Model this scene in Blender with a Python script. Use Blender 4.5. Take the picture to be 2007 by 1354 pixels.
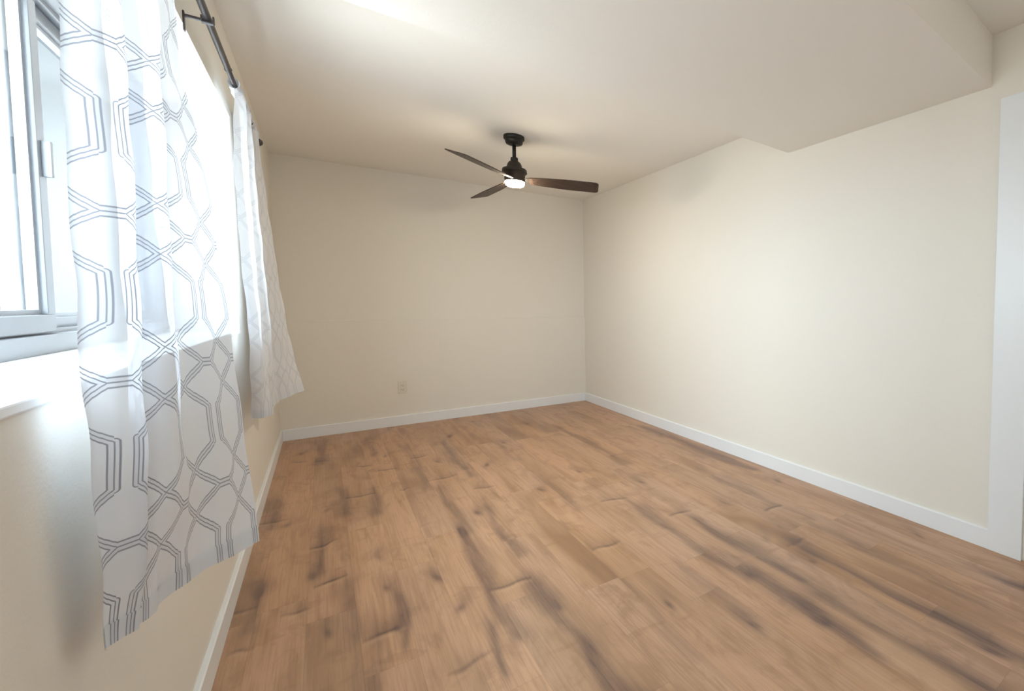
import bpy, bmesh, math, random
import numpy as np
from mathutils import Vector, Matrix
random.seed(7)
S = bpy.context.scene
for o in list(bpy.data.objects):
    bpy.data.objects.remove(o)
COL = S.collection
PI = math.pi

# ------------------------------------------------------------------ camera
W, D, H = 2.6593, 5.3391, 2.36          # room width, back wall, ceiling
CAM = Vector((0.2996, 0.0, 1.1436))
YAW, PITCH, ROLL, F, CX, CY = 0.7061, 0.0494, 0.003, 921.7951, 1419.9311, 642.8048
cd = bpy.data.cameras.new('camera')
cam = bpy.data.objects.new('camera', cd)
COL.objects.link(cam)
cyw, syw, cp, sp = math.cos(YAW), math.sin(YAW), math.cos(PITCH), math.sin(PITCH)
right = Vector((cyw, -syw, 0)); fwd = Vector((syw*cp, cyw*cp, -sp)); up = right.cross(fwd)
cr, sr = math.cos(ROLL), math.sin(ROLL)
r2 = cr*right + sr*up; u2 = -sr*right + cr*up
M = Matrix((r2, u2, -fwd)).transposed().to_4x4()
M.translation = CAM
cam.matrix_world = M
cd.sensor_fit = 'HORIZONTAL'; cd.sensor_width = 36.0
cd.lens = F/2007*36.0
cd.shift_x = (1003.5-CX)/2007
cd.shift_y = (CY-677)/2007
cd.clip_start = 0.02
S.camera = cam

# ------------------------------------------------------------------ light
SKY = 16.0
w = bpy.data.worlds.new('sky'); S.world = w; w.use_nodes = True
bg = w.node_tree.nodes['Background']
bg.inputs[1].default_value = SKY
wt = w.node_tree                          # bright overcast sky above, duller ground below the horizon
_tc = wt.nodes.new('ShaderNodeTexCoord'); _sp = wt.nodes.new('ShaderNodeSeparateXYZ'); _mr = wt.nodes.new('ShaderNodeMapRange')
_mr.interpolation_type = 'SMOOTHSTEP'; _mr.inputs[1].default_value = -.25; _mr.inputs[2].default_value = .10
_mx = wt.nodes.new('ShaderNodeMix'); _mx.data_type = 'RGBA'
_mx.inputs[6].default_value = (.46, .48, .48, 1); _mx.inputs[7].default_value = (.77, .90, 1.0, 1)
wt.links.new(_tc.outputs['Generated'], _sp.inputs[0]); wt.links.new(_sp.outputs[2], _mr.inputs[0])
wt.links.new(_mr.outputs[0], _mx.inputs[0]); wt.links.new(_mx.outputs[2], bg.inputs[0])
S.view_settings.view_transform = 'Standard'; S.view_settings.look = 'None'
S.view_settings.gamma = 1.0; S.view_settings.exposure = 0.29
S.view_settings.use_curve_mapping = False

# window opening in the left wall
WY0, WY1, WZ0, WZ1, WX = 0.45, 3.12, 1.015, 1.995, -0.215
BX0, BX1, BZ0, BZ1 = 0.12, 0.66, 1.25, 1.9  # rear opening, added to let in fill from behind the camera
FY = -1.5                                # wall behind the camera

def portal(name, loc, rot, sx, sy):
    l = bpy.data.lights.new(name, 'AREA'); l.shape = 'RECTANGLE'; l.size = sx; l.size_y = sy
    l.cycles.is_portal = True
    o = bpy.data.objects.new(name, l); COL.objects.link(o); o.location = loc; o.rotation_euler = rot
    return o
portal('window_daylight', (WX-0.09, (WY0+WY1)/2, (WZ0+WZ1)/2), (0, -PI/2, 0), WZ1-WZ0, WY1-WY0)
portal('rear_fill_portal', ((BX0+BX1)/2, FY-0.16, (BZ0+BZ1)/2), (PI/2, 0, 0), BX1-BX0, BZ1-BZ0)

# ------------------------------------------------------------------ helpers
def tag(o, label=None, cat=None, group=None, kind=None):
    if label: o['label'] = label
    if cat: o['category'] = cat
    if group: o['group'] = group
    if kind: o['kind'] = kind
    return o

def obj(name, bm, m, parent=None, smooth=False):
    me = bpy.data.meshes.new(name); bmesh.ops.recalc_face_normals(bm, faces=bm.faces); bm.to_mesh(me); bm.free()
    if m: me.materials.append(m)
    if smooth:
        for p in me.polygons: p.use_smooth = True
    o = bpy.data.objects.new(name, me); COL.objects.link(o)
    if parent: o.parent = parent
    return o

def empty(name, loc):
    o = bpy.data.objects.new(name, None); COL.objects.link(o); o.location = loc; o.empty_display_size = .05
    return o

def add_box(bm, a, b, bev=0.0, seg=2):
    t = bmesh.new(); bmesh.ops.create_cube(t, size=1)
    for v in t.verts:
        v.co = Vector([(a[i]+b[i])/2 + v.co[i]*(b[i]-a[i]) for i in range(3)])
    if bev: bmesh.ops.bevel(t, geom=t.edges[:], offset=bev, segments=seg, affect='EDGES', profile=.6)
    me = bpy.data.meshes.new('t'); t.to_mesh(me); t.free(); bm.from_mesh(me); bpy.data.meshes.remove(me)

def box(a, b, bev=0.0, seg=2):
    bm = bmesh.new(); add_box(bm, a, b, bev, seg); return bm

def add_lathe(bm, prof, c=(0, 0, 0), n=40, mat=None):
    rings = []
    for r, z in prof:
        if r < 1e-5: rings.append([bm.verts.new((0, 0, z))])
        else: rings.append([bm.verts.new((r*math.cos(2*PI*k/n), r*math.sin(2*PI*k/n), z)) for k in range(n)])
    vs = [v for r in rings for v in r]
    for a, b in zip(rings, rings[1:]):
        for k in range(n):
            k2 = (k+1) % n
            if len(a) == 1 and len(b) == 1: continue
            if len(a) == 1: bm.faces.new((a[0], b[k], b[k2]))
            elif len(b) == 1: bm.faces.new((a[k], a[k2], b[0]))
            else: bm.faces.new((a[k], a[k2], b[k2], b[k]))
    T = Matrix.Translation(Vector(c)) @ (mat or Matrix.Identity(4))
    for v in vs: v.co = T @ v.co

def add_tube(bm, pts, r, n=14):
    pts = [Vector(p) for p in pts]
    for i, (a, b) in enumerate(zip(pts, pts[1:])):
        d = (b-a); L = d.length
        q = d.to_track_quat('Z', 'Y').to_matrix().to_4x4()
        add_lathe(bm, [(0, 0), (r, 0), (r, L), (0, L)], a, n, q)

def add_prism(bm, poly, ax, lo, hi):
    # poly in the two other axes, extruded along ax
    def mk(p, t):
        c = list(p); c.insert(ax, t); return bm.verts.new(c)
    A = [mk(p, lo) for p in poly]; B = [mk(p, hi) for p in poly]
    n = len(poly)
    bm.faces.new(A); bm.faces.new(B[::-1])
    for i in range(n): bm.faces.new((A[i], A[(i+1) % n], B[(i+1) % n], B[i]))

# ------------------------------------------------------------------ node helpers
class NT:
    def __init__(s, name):
        s.m = bpy.data.materials.new(name); s.m.use_nodes = True
        s.t = s.m.node_tree; s.t.nodes.clear()
        s.out = s.t.nodes.new('ShaderNodeOutputMaterial')
    def n(s, typ, **kw):
        nd = s.t.nodes.new(typ)
        for k, v in kw.items(): setattr(nd, k, v)
        return nd
    def l(s, a, b): s.t.links.new(a, b)
    def put(s, sock, v):
        if hasattr(v, 'is_linked'): s.l(v, sock)
        else: sock.default_value = v
    def math(s, op, a, b=0.0, c=None, clamp=False):
        nd = s.n('ShaderNodeMath', operation=op, use_clamp=clamp)
        s.put(nd.inputs[0], a); s.put(nd.inputs[1], b)
        if c is not None: s.put(nd.inputs[2], c)
        return nd.outputs[0]
    def mix(s, f, a, b, blend='MIX'):
        nd = s.n('ShaderNodeMix', data_type='RGBA', blend_type=blend)
        s.put(nd.inputs[0], f); s.put(nd.inputs[6], a); s.put(nd.inputs[7], b)
        return nd.outputs[2]
    def ramp(s, v, stops):
        nd = s.n('ShaderNodeValToRGB'); e = nd.color_ramp.elements
        while len(e) > 1: e.remove(e[-1])
        e[0].position, e[0].color = stops[0]
        for p, c in stops[1:]:
            x = e.new(p); x.color = c
        s.l(v, nd.inputs[0]); return nd.outputs[0]
    def noise(s, vec, scale, detail=2, rough=.5, dist=0.0, w=None):
        nd = s.n('ShaderNodeTexNoise', noise_dimensions='4D' if w is not None else '3D')
        s.l(vec, nd.inputs['Vector'])
        nd.inputs['Scale'].default_value = scale; nd.inputs['Detail'].default_value = detail
        nd.inputs['Roughness'].default_value = rough; nd.inputs['Distortion'].default_value = dist
        if w is not None: s.put(nd.inputs['W'], w)
        return nd.outputs[0]
    def smooth(s, v, a, b):
        nd = s.n('ShaderNodeMapRange', interpolation_type='SMOOTHSTEP')
        s.put(nd.inputs[0], v); nd.inputs[1].default_value = a; nd.inputs[2].default_value = b
        return nd.outputs[0]
    def principled(s, color, rough=.5, spec=.5, metal=0.0, bump=None, bstr=.1, bdist=.001):
        p = s.n('ShaderNodeBsdfPrincipled')
        s.put(p.inputs['Base Color'], color); s.put(p.inputs['Roughness'], rough)
        p.inputs['Specular IOR Level'].default_value = spec; p.inputs['Metallic'].default_value = metal
        if bump is not None:
            b = s.n('ShaderNodeBump'); b.inputs['Strength'].default_value = bstr; b.inputs['Distance'].default_value = bdist
            s.l(bump, b.inputs['Height']); s.l(b.outputs[0], p.inputs['Normal'])
        s.l(p.outputs[0], s.out.inputs[0]); return p

def paint(name, c, rough=.9, spec=.10, tex=True):
    t = NT(name)
    tc = t.n('ShaderNodeTexCoord').outputs['Object']
    if tex:
        n1 = t.noise(tc, 140, 3, .6); n2 = t.noise(tc, 45, 2, .5)
        h = t.math('ADD', n1, n2)
        v = t.noise(tc, 3.0, 2, .5)
        col = t.mix(t.math('MULTIPLY', v, .06), (*c, 1), (c[0]*.86, c[1]*.85, c[2]*.82, 1))
        t.principled(col, rough, spec, bump=h, bstr=.25, bdist=.0015)
    else:
        n1 = t.noise(tc, 60, 2, .5)
        t.principled((*c, 1), rough, spec, bump=n1, bstr=.05, bdist=.0005)
    return t.m

M_WALL = paint('wall_paint_cream', (.82, .78, .71))
M_CEIL = paint('ceiling_paint', (.92, .90, .86))
M_TRIM = paint('trim_paint_white', (.84, .86, .88), .35, .5, tex=False)
M_SILL = paint('sill_paint_white', (.88, .88, .88), .45, .4, tex=False)
M_VINYL = paint('window_vinyl', (.31, .33, .355), .35, .5, tex=False)
M_PLATE = paint('outlet_plastic', (.74, .70, .60), .35, .5, tex=False)
M_DARK = paint('socket_slot_dark', (.05, .045, .04), .6, .3, tex=False)

def metal(name, c, rough, metal_=.7):
    t = NT(name); tc = t.n('ShaderNodeTexCoord').outputs['Object']
    n = t.noise(tc, 30, 3, .6)
    col = t.mix(n, (*[x*.8 for x in c], 1), (*[x*1.15 for x in c], 1))
    t.principled(col, rough, .4, metal_)
    return t.m
M_ROD = metal('rod_pewter', (.09, .085, .09), .38)
M_FANM = metal('fan_black_metal', (.022, .020, .018), .45, .3)
M_FANB = metal('fan_bronze_metal', (.045, .034, .027), .45, .3)

def blade_mat():
    t = NT('blade_walnut'); tc = t.n('ShaderNodeTexCoord').outputs['Object']
    mp = t.n('ShaderNodeMapping'); mp.inputs['Scale'].default_value = (3, 40, 20); t.l(tc, mp.inputs[0])
    n = t.noise(mp.outputs[0], 1.5, 4, .6)
    col = t.ramp(n, [(.3, (.040, .024, .017, 1)), (.7, (.075, .047, .034, 1))])
    t.principled(col, .5, .35)
    return t.m
M_BLADE = blade_mat()

def lens_mat():
    t = NT('lamp_lens_glow')
    e = t.n('ShaderNodeEmission'); e.inputs[0].default_value = (1, .86, .65, 1); e.inputs[1].default_value = 170
    t.l(e.outputs[0], t.out.inputs[0]); return t.m
M_LENS = lens_mat()

def glass_mat():
    t = NT('window_glass')
    tr = t.n('ShaderNodeBsdfTransparent'); tr.inputs[0].default_value = (.97, .985, .98, 1)
    gl = t.n('ShaderNodeBsdfGlossy'); gl.inputs['Roughness'].default_value = .02
    fr = t.n('ShaderNodeFresnel'); fr.inputs[0].default_value = 1.45
    ge = t.n('ShaderNodeNewGeometry')
    ff = t.math('MULTIPLY', fr.outputs[0], t.math('SUBTRACT', 1.0, ge.outputs['Backfacing']))
    mx = t.n('ShaderNodeMixShader'); t.l(ff, mx.inputs[0]); t.l(tr.outputs[0], mx.inputs[1]); t.l(gl.outputs[0], mx.inputs[2])
    t.l(mx.outputs[0], t.out.inputs[0]); return t.m
M_GLASS = glass_mat()

def curtain_mat(name, ptn=1.0, transl=.066):
    t = NT(name)
    uv = t.n('ShaderNodeUVMap'); uv.uv_map = 'UVMap'
    sx = t.n('ShaderNodeSeparateXYZ'); t.l(uv.outputs[0], sx.inputs[0])
    w_, p_, v0, hw = .110, .250, .036, .098      # chains of long hexagons that overlap sideways
    def fold(x, per):
        a = t.math('DIVIDE', x, per); a = t.math('ADD', a, 100.5); a = t.math('FRACT', a); a = t.math('SUBTRACT', a, .5)
        a = t.math('ABSOLUTE', a); return t.math('MULTIPLY', a, per)
    u = fold(sx.outputs[0], w_); v = fold(sx.outputs[1], p_)
    dv = t.math('MAXIMUM', t.math('SUBTRACT', v, v0), 0.0)
    A, B = p_/2-v0, hw-.012; N = math.hypot(A, B)
    d = None
    for c0 in (0, w_, -w_):
        ua = t.math('ABSOLUTE', t.math('SUBTRACT', u, c0))
        du = t.math('SUBTRACT', hw, ua)
        s1 = t.math('SQRT', t.math('ADD', t.math('MULTIPLY', du, du), t.math('MULTIPLY', dv, dv)))
        ux = t.math('MAXIMUM', t.math('SUBTRACT', ua, .012), 0.0)     # short flat tip where cells touch
        over = t.math('MULTIPLY', t.math('MAXIMUM', t.math('SUBTRACT', ua, hw), 0.0), 50)
        s2 = t.math('ABSOLUTE', t.math('ADD', t.math('MULTIPLY', ux, A/N), t.math('MULTIPLY', t.math('SUBTRACT', v, p_/2), B/N)))
        m = t.math('MINIMUM', s1, t.math('ADD', s2, over))
        d = m if d is None else t.math('MINIMUM', d, m)
    def line(c, wd):
        x = t.math('ABSOLUTE', t.math('SUBTRACT', d, c)); return t.math('SUBTRACT', 1.0, t.smooth(x, wd*.5, wd*1.3))
    ln = t.math('MAXIMUM', line(0.0, .0009), line(.0052, .0010))
    band = t.math('SUBTRACT', 1.0, t.smooth(d, .0045, .0075))
    # weave / slub
    mp = t.n('ShaderNodeMapping'); mp.inputs['Scale'].default_value = (6, 300, 1); t.l(uv.outputs[0], mp.inputs[0])
    wv = t.noise(mp.outputs[0], 1.0, 2, .6)
    mp2 = t.n('ShaderNodeMapping'); mp2.inputs['Scale'].default_value = (400, 8, 1); t.l(uv.outputs[0], mp2.inputs[0])
    wv2 = t.noise(mp2.outputs[0], 1.0, 2, .6)
    weave = t.math('MULTIPLY', t.math('ADD', wv, wv2), .5)
    base = t.mix(t.math('MULTIPLY', weave, .10), (.80, .825, .88, 1), (.69, .715, .77, 1))
    col = t.mix(t.math('MULTIPLY', band, .22*ptn), base, (.45, .46, .53, 1))
    col = t.mix(t.math('MULTIPLY', ln, .80*ptn), col, (.17, .17, .22, 1))
    df = t.n('ShaderNodeBsdfDiffuse'); t.l(col, df.inputs[0])
    tl = t.n('ShaderNodeBsdfTranslucent')
    tcol = t.mix(t.math('MULTIPLY', ln, .7*ptn), (.72, .77, .82, 1), (.46, .49, .55, 1)); t.l(tcol, tl.inputs[0])
    m1 = t.n('ShaderNodeMixShader'); m1.inputs[0].default_value = transl
    t.l(df.outputs[0], m1.inputs[1]); t.l(tl.outputs[0], m1.inputs[2])
    tr = t.n('ShaderNodeBsdfTransparent'); tr.inputs[0].default_value = (.95, .97, 1, 1)
    fac = t.math('SUBTRACT', SHEER, t.math('MULTIPLY', weave, .04))
    fac = t.math('MULTIPLY', fac, t.math('SUBTRACT', 1.0, t.math('MULTIPLY', ln, .8)))
    m2 = t.n('ShaderNodeMixShader'); t.l(fac, m2.inputs[0]); t.l(m1.outputs[0], m2.inputs[1]); t.l(tr.outputs[0], m2.inputs[2])
    t.l(m2.outputs[0], t.out.inputs[0]); return t.m
SHEER = .20
M_CURT = curtain_mat('sheer_trellis_fabric', 1.0, .058)
M_CURT_FAR = curtain_mat('sheer_trellis_fabric_overlit', .55, .15)  # same cloth with blown-out backlight put in: weaker lines, more translucency

def floor_mat():
    t = NT('floor_planks')
    tc = t.n('ShaderNodeTexCoord').outputs['Object']
    s = t.n('ShaderNodeSeparateXYZ'); t.l(tc, s.inputs[0]); X, Y = s.outputs[0], s.outputs[1]
    PW, PL = .141, 1.22
    px = t.math('DIVIDE', t.math('ADD', X, .062), PW)
    ci = t.math('FLOOR', px); fx = t.math('FRACT', px)
    wn = t.n('ShaderNodeTexWhiteNoise', noise_dimensions='1D'); t.l(ci, wn.inputs['W'])
    py = t.math('ADD', t.math('DIVIDE', Y, PL), t.math('MULTIPLY', wn.outputs[0], 7.0))
    ri = t.math('FLOOR', py); fy = t.math('FRACT', py)
    pid = t.math('ADD', t.math('MULTIPLY', ci, 3.71), t.math('MULTIPLY', ri, 11.13))
    wn2 = t.n('ShaderNodeTexWhiteNoise', noise_dimensions='1D'); t.l(pid, wn2.inputs['W'])
    tone = wn2.outputs[0]
    def grain(sx, sy, sc, det, rough, dist=0.0):
        mp = t.n('ShaderNodeMapping'); mp.inputs['Scale'].default_value = (sx, sy, 1); t.l(tc, mp.inputs[0])
        return t.noise(mp.outputs[0], sc, det, rough, dist, w=pid)
    broad = grain(5.5, .9, 1.0, 2, .5, .6)       # wide shading inside a plank
    mid = grain(22, 1.6, 1.0, 3, .6, .5)
    fine = grain(160, 4.0, 1.0, 3, .65)
    cross = grain(5, 9, 1.0, 2, .5, 1.2)          # cross figure
    knot = grain(7, 3.2, 1.0, 2, .55, 2.0)
    blot = grain(9, 3.5, 1.0, 4, .62, 1.0)        # blotches
    c = t.ramp(broad, [(.28, (.33, .180, .096, 1)), (.42, (.475, .282, .166, 1)), (.6, (.550, .330, .208, 1)), (.8, (.585, .365, .238, 1))])
    c = t.mix(t.math('MULTIPLY', t.smooth(blot, .48, .68), .50), c, (.30, .165, .092, 1))
    c = t.mix(t.math('MULTIPLY', t.smooth(mid, .48, .70), .40), c, (.26, .138, .076, 1))
    c = t.mix(t.math('MULTIPLY', t.smooth(fine, .42, .72), .40), c, (.26, .145, .085, 1))
    c = t.mix(t.math('MULTIPLY', t.smooth(cross, .60, .72), .30), c, (.27, .142, .080, 1))
    c = t.mix(t.math('MULTIPLY', t.smooth(knot, .70, .80), .5), c, (.15, .078, .048, 1))
    at = t.n('ShaderNodeAttribute', attribute_name='streak')
    brk = t.math('ADD', t.math('MULTIPLY', mid, .9), t.math('ADD', t.math('MULTIPLY', blot, .7), t.math('MULTIPLY', fine, .4)))
    st = t.math('MULTIPLY', at.outputs['Fac'], t.math('SUBTRACT', brk, .14), clamp=True)
    c = t.mix(st, c, (.112, .060, .049, 1))
    at2 = t.n('ShaderNodeAttribute', attribute_name='pale')
    c = t.mix(t.math('MULTIPLY', at2.outputs['Fac'], .7), c, (.58, .38, .24, 1))
    br = t.math('ADD', .95, t.math('MULTIPLY', tone, .10))
    hs = t.n('ShaderNodeHueSaturation'); t.l(c, hs.inputs['Color']); t.l(br, hs.inputs['Value'])
    t.put(hs.inputs['Saturation'], t.math('ADD', .98, t.math('MULTIPLY', tone, .10)))
    c = hs.outputs[0]
    ex = t.math('MINIMUM', fx, t.math('SUBTRACT', 1.0, fx)); ey = t.math('MINIMUM', fy, t.math('SUBTRACT', 1.0, fy))
    seam = t.math('MINIMUM', t.math('MULTIPLY', ex, PW), t.math('MULTIPLY', ey, PL))
    sm = t.math('SUBTRACT', 1.0, t.smooth(seam, .0004, .0018))
    c = t.mix(t.math('MULTIPLY', sm, .20), c, (.12, .06, .035, 1))
    hgt = t.math('SUBTRACT', t.math('MULTIPLY', fine, .25), sm)
    rough = t.math('ADD', .34, t.math('MULTIPLY', mid, .14))
    t.principled(c, rough, .75, bump=hgt, bstr=.12, bdist=.001)
    return t.m
M_FLOOR = floor_mat()

# ------------------------------------------------------------------ floor
def build_floor():
    x0, x1, y0, y1 = -.02, W+.34, FY, D+.02
    nx, ny = 440, 690
    X, Y = np.meshgrid(np.linspace(x0, x1, nx+1), np.linspace(y0, y1, ny+1))
    co = np.stack([X.ravel(), Y.ravel(), np.zeros(X.size)], 1)
    I = np.arange((nx+1)*(ny+1)).reshape(ny+1, nx+1)
    q = np.stack([I[:-1, :-1], I[:-1, 1:], I[1:, 1:], I[1:, :-1]], -1).reshape(-1, 4)
    me = bpy.data.meshes.new('floor'); me.from_pydata(co.tolist(), [], q.tolist()); me.materials.append(M_FLOOR)
    o = bpy.data.objects.new('floor', me); COL.objects.link(o); tag(o, kind='structure')
    st = np.zeros_like(X); pl = np.zeros_like(X)
    rng = np.random.RandomState(5)
    for x, ya, yb, wl, wr, k in STREAKS:
        ph = rng.rand(3)*6.28
        c = x + .010*np.sin(Y*5.1+ph[0]) + .006*np.sin(Y*13+ph[1])
        dx = X-c
        wv = 1+.35*np.sin(Y*8.3+ph[2])
        f = np.exp(-np.where(dx < 0, dx/(wl*wv), dx/(wr*wv))**2)
        g = np.where(Y < ya, np.exp(-((ya-Y)/.05)**2), np.where(Y > yb, np.exp(-((Y-yb)/.12)**2), 1))
        st += k*f*g
    for x, y in KNOTS:                    # small dark knots, drawn out along the grain
        a, b = .010+.008*rng.rand(), .022+.025*rng.rand()
        th = rng.rand()*1.2-.6
        dx, dy = X-x, Y-y; dx = dx+dy*th*.5
        st += (.55+.4*rng.rand())*np.exp(-(dx/a)**2-(dy/b)**2)
        st += .35*np.exp(-((dx-.02)/.035)**2-((dy-.06)/.07)**2)
    for xa, ya, xb, yb in TICKS:          # curly marks across a board: dark line with a pale lip
        t = np.clip((X-xa)/(xb-xa), 0, 1); yc = ya+(yb-ya)*t + (.004+.010*rng.rand())*np.sin(t*(3+5*rng.rand())+rng.rand()*3)
        m = ((X > xa-.01) & (X < xb+.01))*(.45+.55*np.sin(3.0*t+.2))
        st += (.45+.4*rng.rand())*m*np.exp(-((Y-yc)/.010)**2) + .28*m*np.exp(-(np.maximum(Y-yc, 0)/.07)**2)*(Y > yc-.01)
        pl += (.15+.35*rng.rand())*m*np.exp(-((Y-yc+.024)/.011)**2)
    for x, ya, yb, wl, wr, k in PALES:
        dx = X-x
        pl += k*np.exp(-np.where(dx < 0, dx/wl, dx/wr)**2)*np.where((Y > ya) & (Y < yb), 1, np.exp(-(np.minimum(abs(Y-ya), abs(Y-yb))/.05)**2))
    for nm, v in (('streak', st), ('pale', pl)):
        at = me.attributes.new(nm, 'FLOAT', 'POINT'); at.data.foreach_set('value', np.clip(v, 0, 1).ravel().astype(np.float32))
TICKS = [(0.38, 1.96, 0.49, 1.98), (0.38, 3.5, 0.5, 3.49), (0.79, 3.5, 0.95, 3.53), (0.98, 3.18, 1.08, 3.15), (0.02, 3.37, 0.12, 3.36), (0.23, 2.87, 0.31, 2.91), (0.25, 2.47, 0.34, 2.51), (0.57, 1.61, 0.67, 1.63), (0.78, 2.0, 0.92, 1.98), (1.23, 2.02, 1.35, 2.02), (1.5, 2.5, 1.63, 2.46), (1.7, 2.09, 1.82, 2.08), (0.23, 4.46, 0.31, 4.44), (0.56, 3.95, 0.66, 3.92), (0.45, 4.14, 0.52, 4.11), (-0.01, 2.46, 0.07, 2.45), (2.14, 1.8, 2.26, 1.8), (1.95, 1.46, 2.06, 1.46), (0.04, 2.17, 0.08, 2.17), (0.77, 4.11, 0.86, 4.12), (0.1, 4.55, 0.17, 4.51), (0.63, 3.44, 0.67, 3.45), (0.16, 2.32, 0.22, 2.31)]
KNOTS = [(0.46, 2.58), (0.46, 2.28), (0.63, 2.23), (0.66, 1.95), (1.29, 2.9), (0.91, 2.8), (1.92, 1.58), (1.44, 1.17), (0.93, 1.39), (1.6, 3.05), (1.83, 2.61), (0.47, 1.96), (0.94, 1.74), (1.27, 1.46), (1.93, 1.3), (1.64, 1.03), (1.95, 0.56), (0.28, 2.09), (0.12, 3.27), (0.14, 4.77), (0.28, 3.37), (0.23, 2.58), (0.07, 2.56), (2.03, 2.03), (2.52, 2.06), (2.52, 1.11), (.62, 4.3), (1.1, 4.6), (1.4, 4.1), (.9, 3.9), (1.75, 4.6), (1.15, 3.6)]
STREAKS = [  # x, y from, y to, width left, width right, depth: long dark figure in the boards
 (.775, 1.66, 2.60, .018, .045, .75), (.80, 2.60, 3.30, .012, .05, .65), (.955, 2.22, 2.80, .02, .03, .55), (.925, 1.0, 1.91, .03, .035, .8), (.97, .75, 1.1, .03, .03, .5),
 (1.94, 3.0, 4.26, .03, .035, .6), (2.545, 2.33, 3.75, .04, .06, .75), (1.61, 1.41, 2.26, .02, .05, .65), (1.775, 1.25, 1.94, .02, .05, .75),
 (1.985, .62, 1.44, .012, .05, .8), (1.665, .82, 1.38, .04, .03, .8), (1.76, .45, 1.10, .03, .035, .75), (1.995, .3, .75, .03, .02, .7), (2.43, .3, .69, .03, .03, .8),
 (.36, 2.02, 2.36, .04, .02, .5), (.485, 1.86, 2.16, .02, .015, .9), (.70, 1.52, 1.72, .015, .015, .8), (.36, 3.24, 3.64, .05, .03, .55), (.51, 3.15, 3.56, .03, .02, .65), (.06, 3.28, 3.7, .04, .03, .6),
 (1.015, 3.45, 4.42, .02, .035, .6), (.77, 3.40, 4.50, .03, .03, .45), (.06, 2.3, 2.6, .03, .03, .6), (.26, 2.6, 3.1, .04, .02, .5), (.40, 1.7, 2.0, .03, .02, .45), (.24, 4.4, 5.1, .03, .05, .5), (.55, 4.4, 4.9, .03, .03, .5),
 (2.25, 1.6, 2.5, .02, .04, .35), (2.2, .7, 1.4, .02, .04, .4), (1.35, 2.5, 3.1, .03, .03, .3), (1.2, 1.2, 1.8, .02, .03, .3), (1.45, 1.15, 1.6, .02, .03, .4), (1.35, 3.6, 4.3, .03, .03, .3)]
PALES = [(1.70, .60, .81, .05, .05, .8), (.86, 2.05, 2.9, .03, .02, .3), (1.93, 1.55, 1.75, .04, .04, .5), (1.55, .55, .8, .05, .04, .5)]
build_floor()

# ------------------------------------------------------------------ walls, ceiling
T = .12
LEDGE = 1.0
def left_wall():
    bm = bmesh.new()
    x0, x1 = WX-.10, 0.0
    add_box(bm, (x0, FY-T, 0), (x1, D+T, WZ0))
    add_box(bm, (x0, FY-T, WZ1), (x1, D+T, 2.5))
    add_box(bm, (x0, FY-T, WZ0), (x1, WY0, WZ1))
    add_box(bm, (x0, WY1, WZ0), (x1, D+T, WZ1))
    tag(obj('wall_left', bm, M_WALL), kind='structure')
left_wall()
bm = bmesh.new()
add_box(bm, (0, D, 0), (W+T, D+T, 2.5))
add_prism(bm, [(D-.016, 0), (D+.001, 0), (D+.001, LEDGE), (D-.013, LEDGE), (D-.016, LEDGE-.003)], 0, 0, W)
tag(obj('wall_back', bm, M_WALL), kind='structure')
# right wall with the doorway near the camera
DY1, DY0, DZ = .69, -.11, 2.03
bm = bmesh.new()
add_box(bm, (W, DY1, 0), (W+T, D+T, 2.5))
add_box(bm, (W, FY-T, 0), (W+T, DY0, 2.5))
add_box(bm, (W, DY0, DZ), (W+T, DY1, 2.5))
tag(obj('wall_right', bm, M_WALL), kind='structure')
bm = bmesh.new()
add_box(bm, (0, FY-T, 0), (BX0, FY, 2.5)); add_box(bm, (BX1, FY-T, 0), (W, FY, 2.5))
add_box(bm, (BX0, FY-T, 0), (BX1, FY, BZ0)); add_box(bm, (BX0, FY-T, BZ1), (BX1, FY, 2.5))
tag(obj('wall_front', bm, M_WALL), kind='structure')

def ceiling():
    bm = bmesh.new()
    ZS = 2.142
    def prof(x):
        k = x/W
        e0 = .72+(.888-.72)*k          # near face of the dropped soffit
        e1 = 2.02+(2.125-2.02)*k       # foot of the slope
        e2 = 2.42+(2.56-2.42)*k        # top of the slope
        return [(FY-T, 2.372), (e0, 2.372), (e0, ZS), (e1, ZS), (e2, H), (D+T, H), (D+T, 2.5), (FY-T, 2.5)]
    A = [bm.verts.new((-.3, y, z)) for y, z in prof(-.3)]
    B = [bm.verts.new((W+T, y, z)) for y, z in prof(W+T)]
    n = len(A)
    bm.faces.new(A); bm.faces.new(B[::-1])
    for i in range(n): bm.faces.new((A[i], A[(i+1) % n], B[(i+1) % n], B[i]))
    tag(obj('ceiling', bm, M_CEIL), kind='structure')
ceiling()

# baseboards
def base_profile(t=.014, h=.092): return [(0, 0), (t, 0), (t, h-.004), (t-.004, h), (0, h)]
bm = bmesh.new(); add_prism(bm, [(p[0], p[1]) for p in base_profile()], 1, FY, D-.016)
tag(obj('baseboard_left', bm, M_TRIM), kind='structure')
bm = bmesh.new(); add_prism(bm, [(D-.016-p[0], p[1]) for p in base_profile()], 0, .014, W-.014)
tag(obj('baseboard_back', bm, M_TRIM), kind='structure')
bm = bmesh.new(); add_prism(bm, [(W-p[0], p[1]) for p in base_profile()], 1, .840, D-.016)
tag(obj('baseboard_right', bm, M_TRIM), kind='structure')

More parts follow.
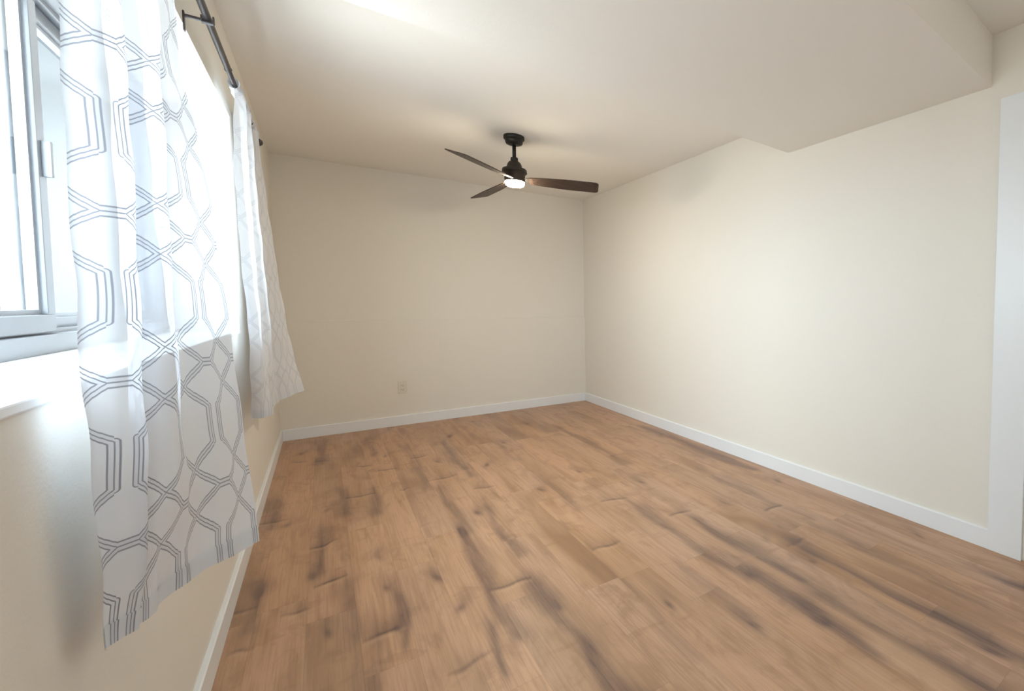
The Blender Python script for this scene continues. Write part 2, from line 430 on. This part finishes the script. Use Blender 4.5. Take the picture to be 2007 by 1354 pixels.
# door casing and door
bm = bmesh.new()
add_box(bm, (W-.018, DY1+.008, 0), (W, .840, DZ+.042), .003)
add_box(bm, (W-.018, DY0-.085, 0), (W, DY0-.008, DZ+.042), .003)
add_box(bm, (W-.018, DY0-.008, DZ+.0), (W, DY1+.008, DZ+.042), .003)
tag(obj('trim_1', bm, M_TRIM), kind='structure')
bm = bmesh.new()
add_box(bm, (W, DY1-.02, 0), (W+T, DY1, DZ)); add_box(bm, (W, DY0, 0), (W+T, DY0+.02, DZ)); add_box(bm, (W, DY0+.02, DZ-.02), (W+T, DY1-.02, DZ))
tag(obj('trim_2', bm, M_TRIM), kind='structure')
def door():
    bm = bmesh.new()
    x0, x1 = W+.05, W+.085
    add_box(bm, (x0, DY0+.024, .008), (x1, DY1-.024, DZ-.024), .002)
    add_box(bm, (x1, DY0+.021, 0), (x1+.03, DY1-.021, DZ-.021))
    d = obj('door_1', bm, M_TRIM); tag(d, kind='structure')
    bm = bmesh.new()
    for za, zb in ((.2, .95), (1.1, 1.9)):
        for ya, yb in ((DY0+.12, DY0+.36), (DY1-.36, DY1-.12)):
            add_box(bm, (x0-.006, ya, za), (x0+.002, yb, zb), .004)
    obj('door_panel', bm, M_TRIM, d)
    bm = bmesh.new()
    q = Matrix.Rotation(-PI/2, 4, 'Y')
    add_lathe(bm, [(0, 0), (.03, 0), (.03, .006), (.012, .01), (.011, .035), (.024, .042), (.027, .055), (.02, .066), (0, .068)], (x0, DY0+.09, .95), 24, q)
    obj('door_knob', bm, M_ROD, d, True)
door()

# ------------------------------------------------------------------ windows
def window_left():
    root = empty('window_1', (WX, (WY0+WY1)/2, WZ0)); tag(root, kind='structure')
    def part(name, bm, m, parent=root):
        for v in bm.verts: v.co -= Vector(root.location)
        o = obj(name, bm, m, parent); return o
    xo, xi = WX-.085, WX            # outer / inner face of the vinyl frame
    fw = .05
    bm = bmesh.new()
    add_box(bm, (xo, WY0, WZ0), (xi, WY1, WZ0+fw), .003); add_box(bm, (xo, WY0, WZ1-fw), (xi, WY1, WZ1), .003)
    add_box(bm, (xo, WY0, WZ0+fw), (xi, WY0+fw, WZ1-fw), .003); add_box(bm, (xo, WY1-fw, WZ0+fw), (xi, WY1, WZ1-fw), .003)
    # track ridges
    for dx in (.028, .055):
        add_box(bm, (xo+dx, WY0+fw, WZ0+fw-.001), (xo+dx+.004, WY1-fw, WZ0+fw+.012)); add_box(bm, (xo+dx, WY0+fw, WZ1-fw-.012), (xo+dx+.004, WY1-fw, WZ1-fw+.001))
    part('window_frame', bm, M_VINYL)
    ym = MULL
    # sliding sash (near the camera, inner track)
    def sash(ya, yb, xa, xb, nm, sw):
        bm = bmesh.new(); za, zb = WZ0+fw+.004, WZ1-fw-.004
        add_box(bm, (xa, ya, za), (xb, yb, za+sw), .003); add_box(bm, (xa, ya, zb-sw), (xb, yb, zb), .003)
        add_box(bm, (xa, ya, za+sw), (xb, ya+sw, zb-sw), .003); add_box(bm, (xa, yb-sw, za+sw), (xb, yb, zb-sw), .003)
        g = .012   # glazing bead
        xc = (xa+xb)/2
        add_box(bm, (xc-.012, ya+sw, za+sw), (xc+.006, yb-sw, za+sw+g)); add_box(bm, (xc-.012, ya+sw, zb-sw-g), (xc+.006, yb-sw, zb-sw))
        add_box(bm, (xc-.012, ya+sw, za+sw+g), (xc+.006, ya+sw+g, zb-sw-g)); add_box(bm, (xc-.012, yb-sw-g, za+sw+g), (xc+.006, yb-sw, zb-sw-g))
        s = part(nm, bm, M_VINYL)
        bm = box((xc-.003, ya+sw+.004, za+sw+.004), (xc+.001, yb-sw-.004, zb-sw-.004))
        part('glass_pane', bm, M_GLASS, s)
        return s
    s = sash(WY0+fw+.004, ym+.03, xi-.045, xi-.012, 'sash', .045)
    bm = box((xi-.012, ym+.002, 1.46), (xi+.004, ym+.016, 1.55), .003)
    part('sash_latch', bm, M_VINYL, s)
    sash(ym-.02, WY1-fw-.004, xo+.006, xo+.036, 'fixed_sash', .035)
    # white painted sill board inside the reveal, with jamb and head liners
    part('window_sill', box((xi, WY0, WZ0-.012), (.004, WY1, WZ0+.004), .003), M_SILL)
    bm = bmesh.new()
    add_box(bm, (xi, WY1-.004, WZ0+.004), (.001, WY1+.002, WZ1)); add_box(bm, (xi, WY0-.002, WZ0+.004), (.001, WY0+.004, WZ1)); add_box(bm, (xi, WY0, WZ1-.004), (.001, WY1, WZ1+.002))
    part('window_reveal', bm, M_SILL)
MULL = 2.02
def outside():
    # dark wall added outside to dim what shows through the panes
    bm = box((-4.0, 3.30, -.3), (WX-.10, 3.55, 4.2))
    t = NT('view_dimmer_render'); tc = t.n('ShaderNodeTexCoord').outputs['Object']
    n = t.noise(tc, 25, 3, .6)
    t.principled(t.mix(n, (.031, .035, .038, 1), (.033, .037, .040, 1)), .9, .1, bump=n, bstr=.2, bdist=.003)
    tag(obj('view_dimmer_wall', bm, t.m), kind='structure')
outside()
window_left()

def rear_fill_window():  # unseen window added as fill for the soffit face and back wall
    root = empty('fill_window_2', ((BX0+BX1)/2, FY, BZ0)); tag(root, kind='structure')
    def part(name, bm, m, parent=root):
        for v in bm.verts: v.co -= Vector(root.location)
        return obj(name, bm, m, parent)
    fw = .04; ya, yb = FY-T, FY-.03
    bm = bmesh.new()
    add_box(bm, (BX0, ya, BZ0), (BX1, yb, BZ0+fw), .003); add_box(bm, (BX0, ya, BZ1-fw), (BX1, yb, BZ1), .003)
    add_box(bm, (BX0, ya, BZ0+fw), (BX0+fw, yb, BZ1-fw), .003); add_box(bm, (BX1-fw, ya, BZ0+fw), (BX1, yb, BZ1-fw), .003)
    part('window_frame', bm, M_VINYL)  # frame of the added fill window
    part('glass_pane', box((BX0+fw, (ya+yb)/2-.002, BZ0+fw), (BX1-fw, (ya+yb)/2+.002, BZ1-fw)), M_GLASS)
rear_fill_window()

# ------------------------------------------------------------------ curtain rod
RX, RZ = .052, 2.03
def rod():
    root = empty('curtain_rod', (RX, 2.3, RZ))
    tag(root, 'dark pewter telescoping curtain rod on wall brackets above the window', 'curtain rod')
    def part(name, bm, m, parent=root, sm=True):
        for v in bm.verts: v.co -= Vector(root.location)
        return obj(name, bm, m, parent, sm)
    bm = bmesh.new(); add_tube(bm, [(RX, .45, RZ), (RX, 2.62, RZ)], .0095, 20); part('outer_tube', bm, M_ROD)
    bm = bmesh.new(); add_lathe(bm, [(.0095, 0), (.0108, .001), (.0108, .008), (.0080, .009)], (RX, 2.612, RZ), 20, Matrix.Rotation(-PI/2, 4, 'X')); part('collar', bm, M_ROD)
    bm = bmesh.new(); add_tube(bm, [(RX, 2.62, RZ), (RX, 3.64, RZ)], .0078, 20); part('inner_tube', bm, M_ROD)
    for y, s in ((3.64, 1), (.45, -1)):
        bm = bmesh.new()
        add_lathe(bm, [(.0, 0), (.013, 0), (.014, .006), (.010, .010), (.012, .016), (.020, .026), (.022, .036), (.018, .048), (.009, .056), (0, .058)], (RX, y, RZ), 24, Matrix.Rotation(-s*PI/2, 4, 'X'))
        part('finial', bm, M_ROD)
    for y in (.62, 2.20, 3.27):
        bm = bmesh.new()
        add_box(bm, (0, y-.008, RZ-.055), (.004, y+.008, RZ+.004), .001)            # wall plate
        add_box(bm, (.004, y-.005, RZ-.012), (RX+.004, y+.005, RZ-.004+.0), .0015)
        add_box(bm, (RX-.014, y-.007, RZ-.016), (RX+.014, y+.007, RZ-.0096), .002)  # cradle
        add_box(bm, (RX-.015, y-.007, RZ-.012), (RX-.011, y+.007, RZ+.006), .001); add_box(bm, (RX+.011, y-.007, RZ-.012), (RX+.015, y+.007, RZ+.008), .001)
        part('bracket', bm, M_ROD, root, False)
rod()

# ------------------------------------------------------------------ curtains
def catmull(P, t):
    n = len(P)-1; x = min(max(t, 0), 1)*n; i = min(int(x), n-1); f = x-i
    p0, p1, p2, p3 = P[max(i-1, 0)], P[i], P[i+1], P[min(i+2, n)]
    return tuple(.5*((2*b)+(c-a)*f+(2*a-5*b+4*c-d)*f*f+(-a+3*b-3*c+d)*f**3) for a, b, c, d in zip(p0, p1, p2, p3))

def lerp_rows(rows, z):
    rows = sorted(rows, key=lambda r: -r[0])
    zs = [r[0] for r in rows]
    if z >= zs[0]: return rows[0][1]
    for a, b in zip(rows, rows[1:]):
        if b[0] <= z <= a[0]:
            f = (a[0]-z)/(a[0]-b[0]); f = f*f*(3-2*f)*.5+f*.5
            return [tuple(p+(q-p)*f for p, q in zip(u, v)) for u, v in zip(a[1], b[1])]
    return rows[-1][1]

def curtain(rows, label, width, v_off, u_off, seed, mat, nu=150, nv=110):
    zt, zb = max(r[0] for r in rows), min(r[0] for r in rows)
    rnd = random.Random(seed)
    ph = [rnd.uniform(0, 6.28) for _ in range(8)]
    # fabric coordinate across: mean arc length of the gathered rows
    ref = lerp_rows(rows, 1.05)
    arc = [0]
    for k in range(400):
        a = catmull(ref, k/400); b = catmull(ref, (k+1)/400); arc.append(arc[-1]+math.hypot(a[0]-b[0], a[1]-b[1]))
    sc = width/arc[-1]
    def P(s, z):
        x, y = catmull(lerp_rows(rows, z), s)
        q = (zt-z)/(zt-zb)
        x += .0022*math.sin(9*s*PI+ph[0]+2.5*z)*(.4+q) + .0014*math.sin(31*z+ph[1]+7*s) + .0016*math.sin(23*s*PI+ph[2])*(1-.6*q)
        y += .0022*math.sin(24*z+ph[3]+5*s) + .0012*math.sin(57*z+ph[4]+9*s)
        return x, y
    def make(name, z0, z1, nvv, off, parent=None):
        bm = bmesh.new(); uvl = bm.loops.layers.uv.new('UVMap'); uvd = {}
        g = []
        for j in range(nvv+1):
            z = z0+(z1-z0)*j/nvv; row = []
            for i in range(nu+1):
                s = i/nu; x, y = P(s, z)
                zz = z + .004*math.sin(11*s+ph[5])*((zt-z)/(zt-zb))
                v = bm.verts.new((x+off, y-off, zz)); uvd[v] = (arc[int(s*400)]*sc+u_off, z+v_off); row.append(v)
            g.append(row)
        for j in range(nvv):
            for i in range(nu):
                f = bm.faces.new((g[j][i], g[j][i+1], g[j+1][i+1], g[j+1][i]))
                for l in f.loops: l[uvl].uv = uvd[l.vert]
        return obj(name, bm, mat, parent, True)
    c = make('sheer_curtain', zt, zb, nv, 0)
    tag(c, label, 'curtain', 'sheer trellis curtains at the window')
    make('bottom_hem', zb+.035, zb, 4, .0016, c)
    # rod pocket round the rod
    bm = bmesh.new()
    ya, yb = ref_top[0], ref_top[1]
    uvl = bm.loops.layers.uv.new('UVMap'); g = []
    NY, NA = 70, 16
    for i in range(NY+1):
        y = ya+(yb-ya)*i/NY; row = []
        rr = .0145+.004*math.sin(i*1.9+ph[6])+.002*math.sin(i*3.3)
        for k in range(NA):
            a = 2*PI*k/NA
            row.append(bm.verts.new((RX+rr*math.cos(a), y+.003*math.sin(i*2.3), RZ+rr*1.25*math.sin(a))))
        g.append(row)
    for i in range(NY):
        for k in range(NA):
            f = bm.faces.new((g[i][k], g[i][(k+1) % NA], g[i+1][(k+1) % NA], g[i+1][k]))
            for l in f.loops: l[uvl].uv = (l.vert.co.y*2+.03, .05)
    obj('rod_pocket', bm, mat, c, True)
    return c

# rows: height -> plan points (x out from the wall, y along it)
ref_top = (1.10, 1.62)
NEAR = [
 (2.012, [(.045, 1.10), (.072, 1.15), (.040, 1.26), (.074, 1.34), (.046, 1.44), (.070, 1.52), (.060, 1.62)]),
 (1.72, [(.036, 1.10), (.080, 1.155), (.036, 1.28), (.085, 1.33), (.050, 1.43), (.070, 1.50), (.072, 1.60)]),
 (1.35, [(.035, 1.10), (.084, 1.145), (.042, 1.26), (.092, 1.29), (.062, 1.40), (.094, 1.47), (.116, 1.56)]),
 (1.02, [(.041, 1.08), (.084, 1.125), (.055, 1.22), (.098, 1.25), (.088, 1.34), (.118, 1.42), (.142, 1.52)]),
 (.80, [(.041, 1.10), (.078, 1.14), (.056, 1.20), (.092, 1.24), (.100, 1.32), (.135, 1.41), (.160, 1.485)]),
 (.62, [(.035, 1.121), (.056, 1.160), (.058, 1.20), (.069, 1.257), (.098, 1.32), (.135, 1.385), (.177, 1.451)]),
]
curtain(NEAR, 'near sheer white curtain with grey trellis lines, hanging closest to the camera', .47, .10, -.033, 3, M_CURT)
ref_top = (2.76, 3.56)
FAR = [
 (2.012, [(.052, 2.76), (.076, 2.86), (.048, 2.99), (.074, 3.10), (.044, 3.26), (.070, 3.40), (.055, 3.56)]),
 (1.70, [(.054, 2.62), (.082, 2.76), (.054, 2.93), (.082, 3.06), (.056, 3.25), (.082, 3.42), (.085, 3.58)]),
 (1.35, [(.056, 2.68), (.088, 2.80), (.062, 2.98), (.092, 3.08), (.074, 3.28), (.098, 3.46), (.108, 3.63)]),
 (1.02, [(.056, 2.86), (.090, 2.92), (.070, 3.06), (.100, 3.14), (.090, 3.34), (.122, 3.52), (.135, 3.68)]),
 (.80, [(.046, 2.96), (.084, 2.97), (.090, 3.04), (.098, 3.18), (.095, 3.40), (.135, 3.56), (.164, 3.71)]),
 (.62, [(.038, 3.034), (.073, 3.004), (.101, 3.046), (.088, 3.26), (.103, 3.491), (.145, 3.604), (.196, 3.746)]),
]
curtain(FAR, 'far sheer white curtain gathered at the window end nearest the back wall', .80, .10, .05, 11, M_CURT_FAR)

# ------------------------------------------------------------------ ceiling fan
FX, FYY = 1.390, 3.640
def fan():
    root = empty('ceiling_fan', (FX, FYY, H))
    tag(root, 'dark bronze three-blade ceiling fan with a glowing round light', 'ceiling fan')
    def part(name, bm, m, parent=root, sm=True):
        for v in bm.verts: v.co -= Vector((FX, FYY, H))
        o = obj(name, bm, m, parent, sm)
        return o
    def lathe(prof, n=48):
        bm = bmesh.new(); add_lathe(bm, prof, (FX, FYY, 0), n); return bm
    part('canopy', lathe([(0, H), (.069, H), (.070, H-.003), (.070, H-.022), (.0665, H-.026), (.060, H-.027), (.059, H-.045), (.054, H-.056), (.040, H-.062), (.022, H-.064), (0, H-.064)]), M_FANM)
    part('downrod', lathe([(0, H-.06), (.0125, H-.06), (.0125, 2.195), (0, 2.195)], 24), M_FANM)
    part('coupling', lathe([(0, 2.206), (.024, 2.206), (.0255, 2.203), (.0255, 2.184), (.022, 2.180), (0, 2.180)], 32), M_FANM)
    hs = part('motor_housing', lathe([(0, 2.184), (.022, 2.184), (.034, 2.178), (.044, 2.166), (.050, 2.150), (.053, 2.138), (.056, 2.131), (.072, 2.128), (.080, 2.124), (.083, 2.118), (.083, 2.106), (.078, 2.101), (.076, 2.090), (.070, 2.084), (.0685, 2.045), (.0665, 2.034), (0, 2.034)]), M_FANB)
    part('trim_ring', lathe([(.076, 2.1035), (.0845, 2.1035), (.0845, 2.098), (.076, 2.098)]), M_FANM, hs)
    part('light_lens', lathe([(0, 2.036), (.0645, 2.036), (.0655, 2.031), (.0645, 2.018), (.060, 2.008), (.050, 2.002), (.030, 1.999), (0, 1.998)]), M_LENS)
    tips = [((.535, -.228), .62), ((-.078, .70), .69), ((-.478, -.492), .69)]
    for (tx, ty), L in tips:
        a = math.atan2(ty, tx)
        L = math.hypot(tx, ty)+.008
        def tr(bm):
            droop = Matrix.Rotation(.028, 4, 'Y')
            Mx = Matrix.Translation((FX, FYY, 2.050)) @ Matrix.Rotation(a, 4, 'Z') @ droop @ Matrix.Rotation(PITCHB, 4, 'X')
            for v in bm.verts: v.co = Mx @ v.co
            return bm
        # blade outline
        r0 = .10; n = 24; top = []
        outl = []
        for k in range(n+1):
            f = k/n; x = r0+(L-r0)*f
            hw = .044+.027*min(1, f*1.9)**.8
            outl.append((x, hw))
        pts = [(x, hw) for x, hw in outl[:-1]]
        hwL = outl[-1][1]; rc = .026
        for k in range(7):
            q = PI/2*(1-k/6); pts.append((L-rc+rc*math.cos(q), hwL-rc+rc*math.sin(q)))
        bpts = [(x, -y) for x, y in reversed(pts)]
        poly = pts+bpts
        bm = bmesh.new()
        add_prism(bm, poly, 2, -.003, .003)
        bl = part('blade', tr(bm), M_BLADE, root, False)
        bm = bmesh.new()
        add_box(bm, (.055, -.026, .003), (.115, .026, .008), .002); add_box(bm, (.105, -.036, .003), (.165, .036, .007), .002)
        for sx, sy in ((.125, .02), (.125, -.02), (.15, 0)):
            add_lathe(bm, [(0, -.0055), (.004, -.0050), (.005, -.003), (.005, .004), (0, .004)], (sx, sy, 0), 12)
        part('blade_iron', tr(bm), M_FANM, bl, False)
PITCHB = math.radians(-16)
fan()

# ------------------------------------------------------------------ globe pendant, added as unseen warm fill behind the camera
def pendant():  # added fill light
    px, py = 1.8, -.85; zt = 2.372
    root = empty('fill_pendant', (px, py, zt))
    tag(root, 'added fill light, a white globe pendant on a black cord, unseen behind the camera', 'fill light')
    def part(name, prof, m, n=32):
        bm = bmesh.new(); add_lathe(bm, [(r, z-zt) for r, z in prof], (0, 0, 0), n); obj(name, bm, m, root, True)
    part('canopy', [(0, zt), (.055, zt), (.055, zt-.012), (.045, zt-.022), (0, zt-.022)], M_FANM)
    part('cord', [(0, zt-.02), (.004, zt-.02), (.004, 2.06), (0, 2.06)], M_FANM, 12)
    part('socket_cap', [(0, 2.07), (.018, 2.07), (.026, 2.05), (.028, 2.02), (0, 2.02)], M_FANM)
    t = NT('fill_globe_glow'); e = t.n('ShaderNodeEmission'); e.inputs[0].default_value = (1, .77, .48, 1); e.inputs[1].default_value = 15
    t.l(e.outputs[0], t.out.inputs[0])
    part('globe', [(.085*math.sin(PI*k/18), 1.945+.085*math.cos(PI*k/18)) for k in range(19)], t.m)
pendant()

# ------------------------------------------------------------------ outlet on the back wall
def outlet():
    y = D-.016; cx, cz = .848, .358
    root = empty('electrical_outlet', (cx, y, cz))
    tag(root, 'small beige duplex electrical outlet low on the back wall', 'outlet')
    def part(name, bm, m, parent=root):
        for v in bm.verts: v.co -= Vector(root.location)
        return obj(name, bm, m, parent)
    part('cover_plate', box((cx-.036, y-.006, cz-.058), (cx+.036, y, cz+.058), .003), M_PLATE)
    for dz in (.020, -.020):
        s = part('socket', box((cx-.017, y-.0085, cz+dz-.014), (cx+.017, y-.005, cz+dz+.014), .002), M_PLATE)
        bm = bmesh.new()
        add_box(bm, (cx-.008, y-.0089, cz+dz-.004), (cx-.006, y-.0083, cz+dz+.006)); add_box(bm, (cx+.006, y-.0089, cz+dz-.004), (cx+.008, y-.0083, cz+dz+.006))
        add_box(bm, (cx-.002, y-.0089, cz+dz-.010), (cx+.002, y-.0083, cz+dz-.006))
        part('socket_slot', bm, M_DARK, s)
    bm = bmesh.new(); add_lathe(bm, [(0, -.001), (.003, -.001), (.003, .001), (0, .0015)], (cx, y-.0062, cz), 12, Matrix.Rotation(PI/2, 4, 'X'))
    part('screw', bm, M_PLATE)
outlet()
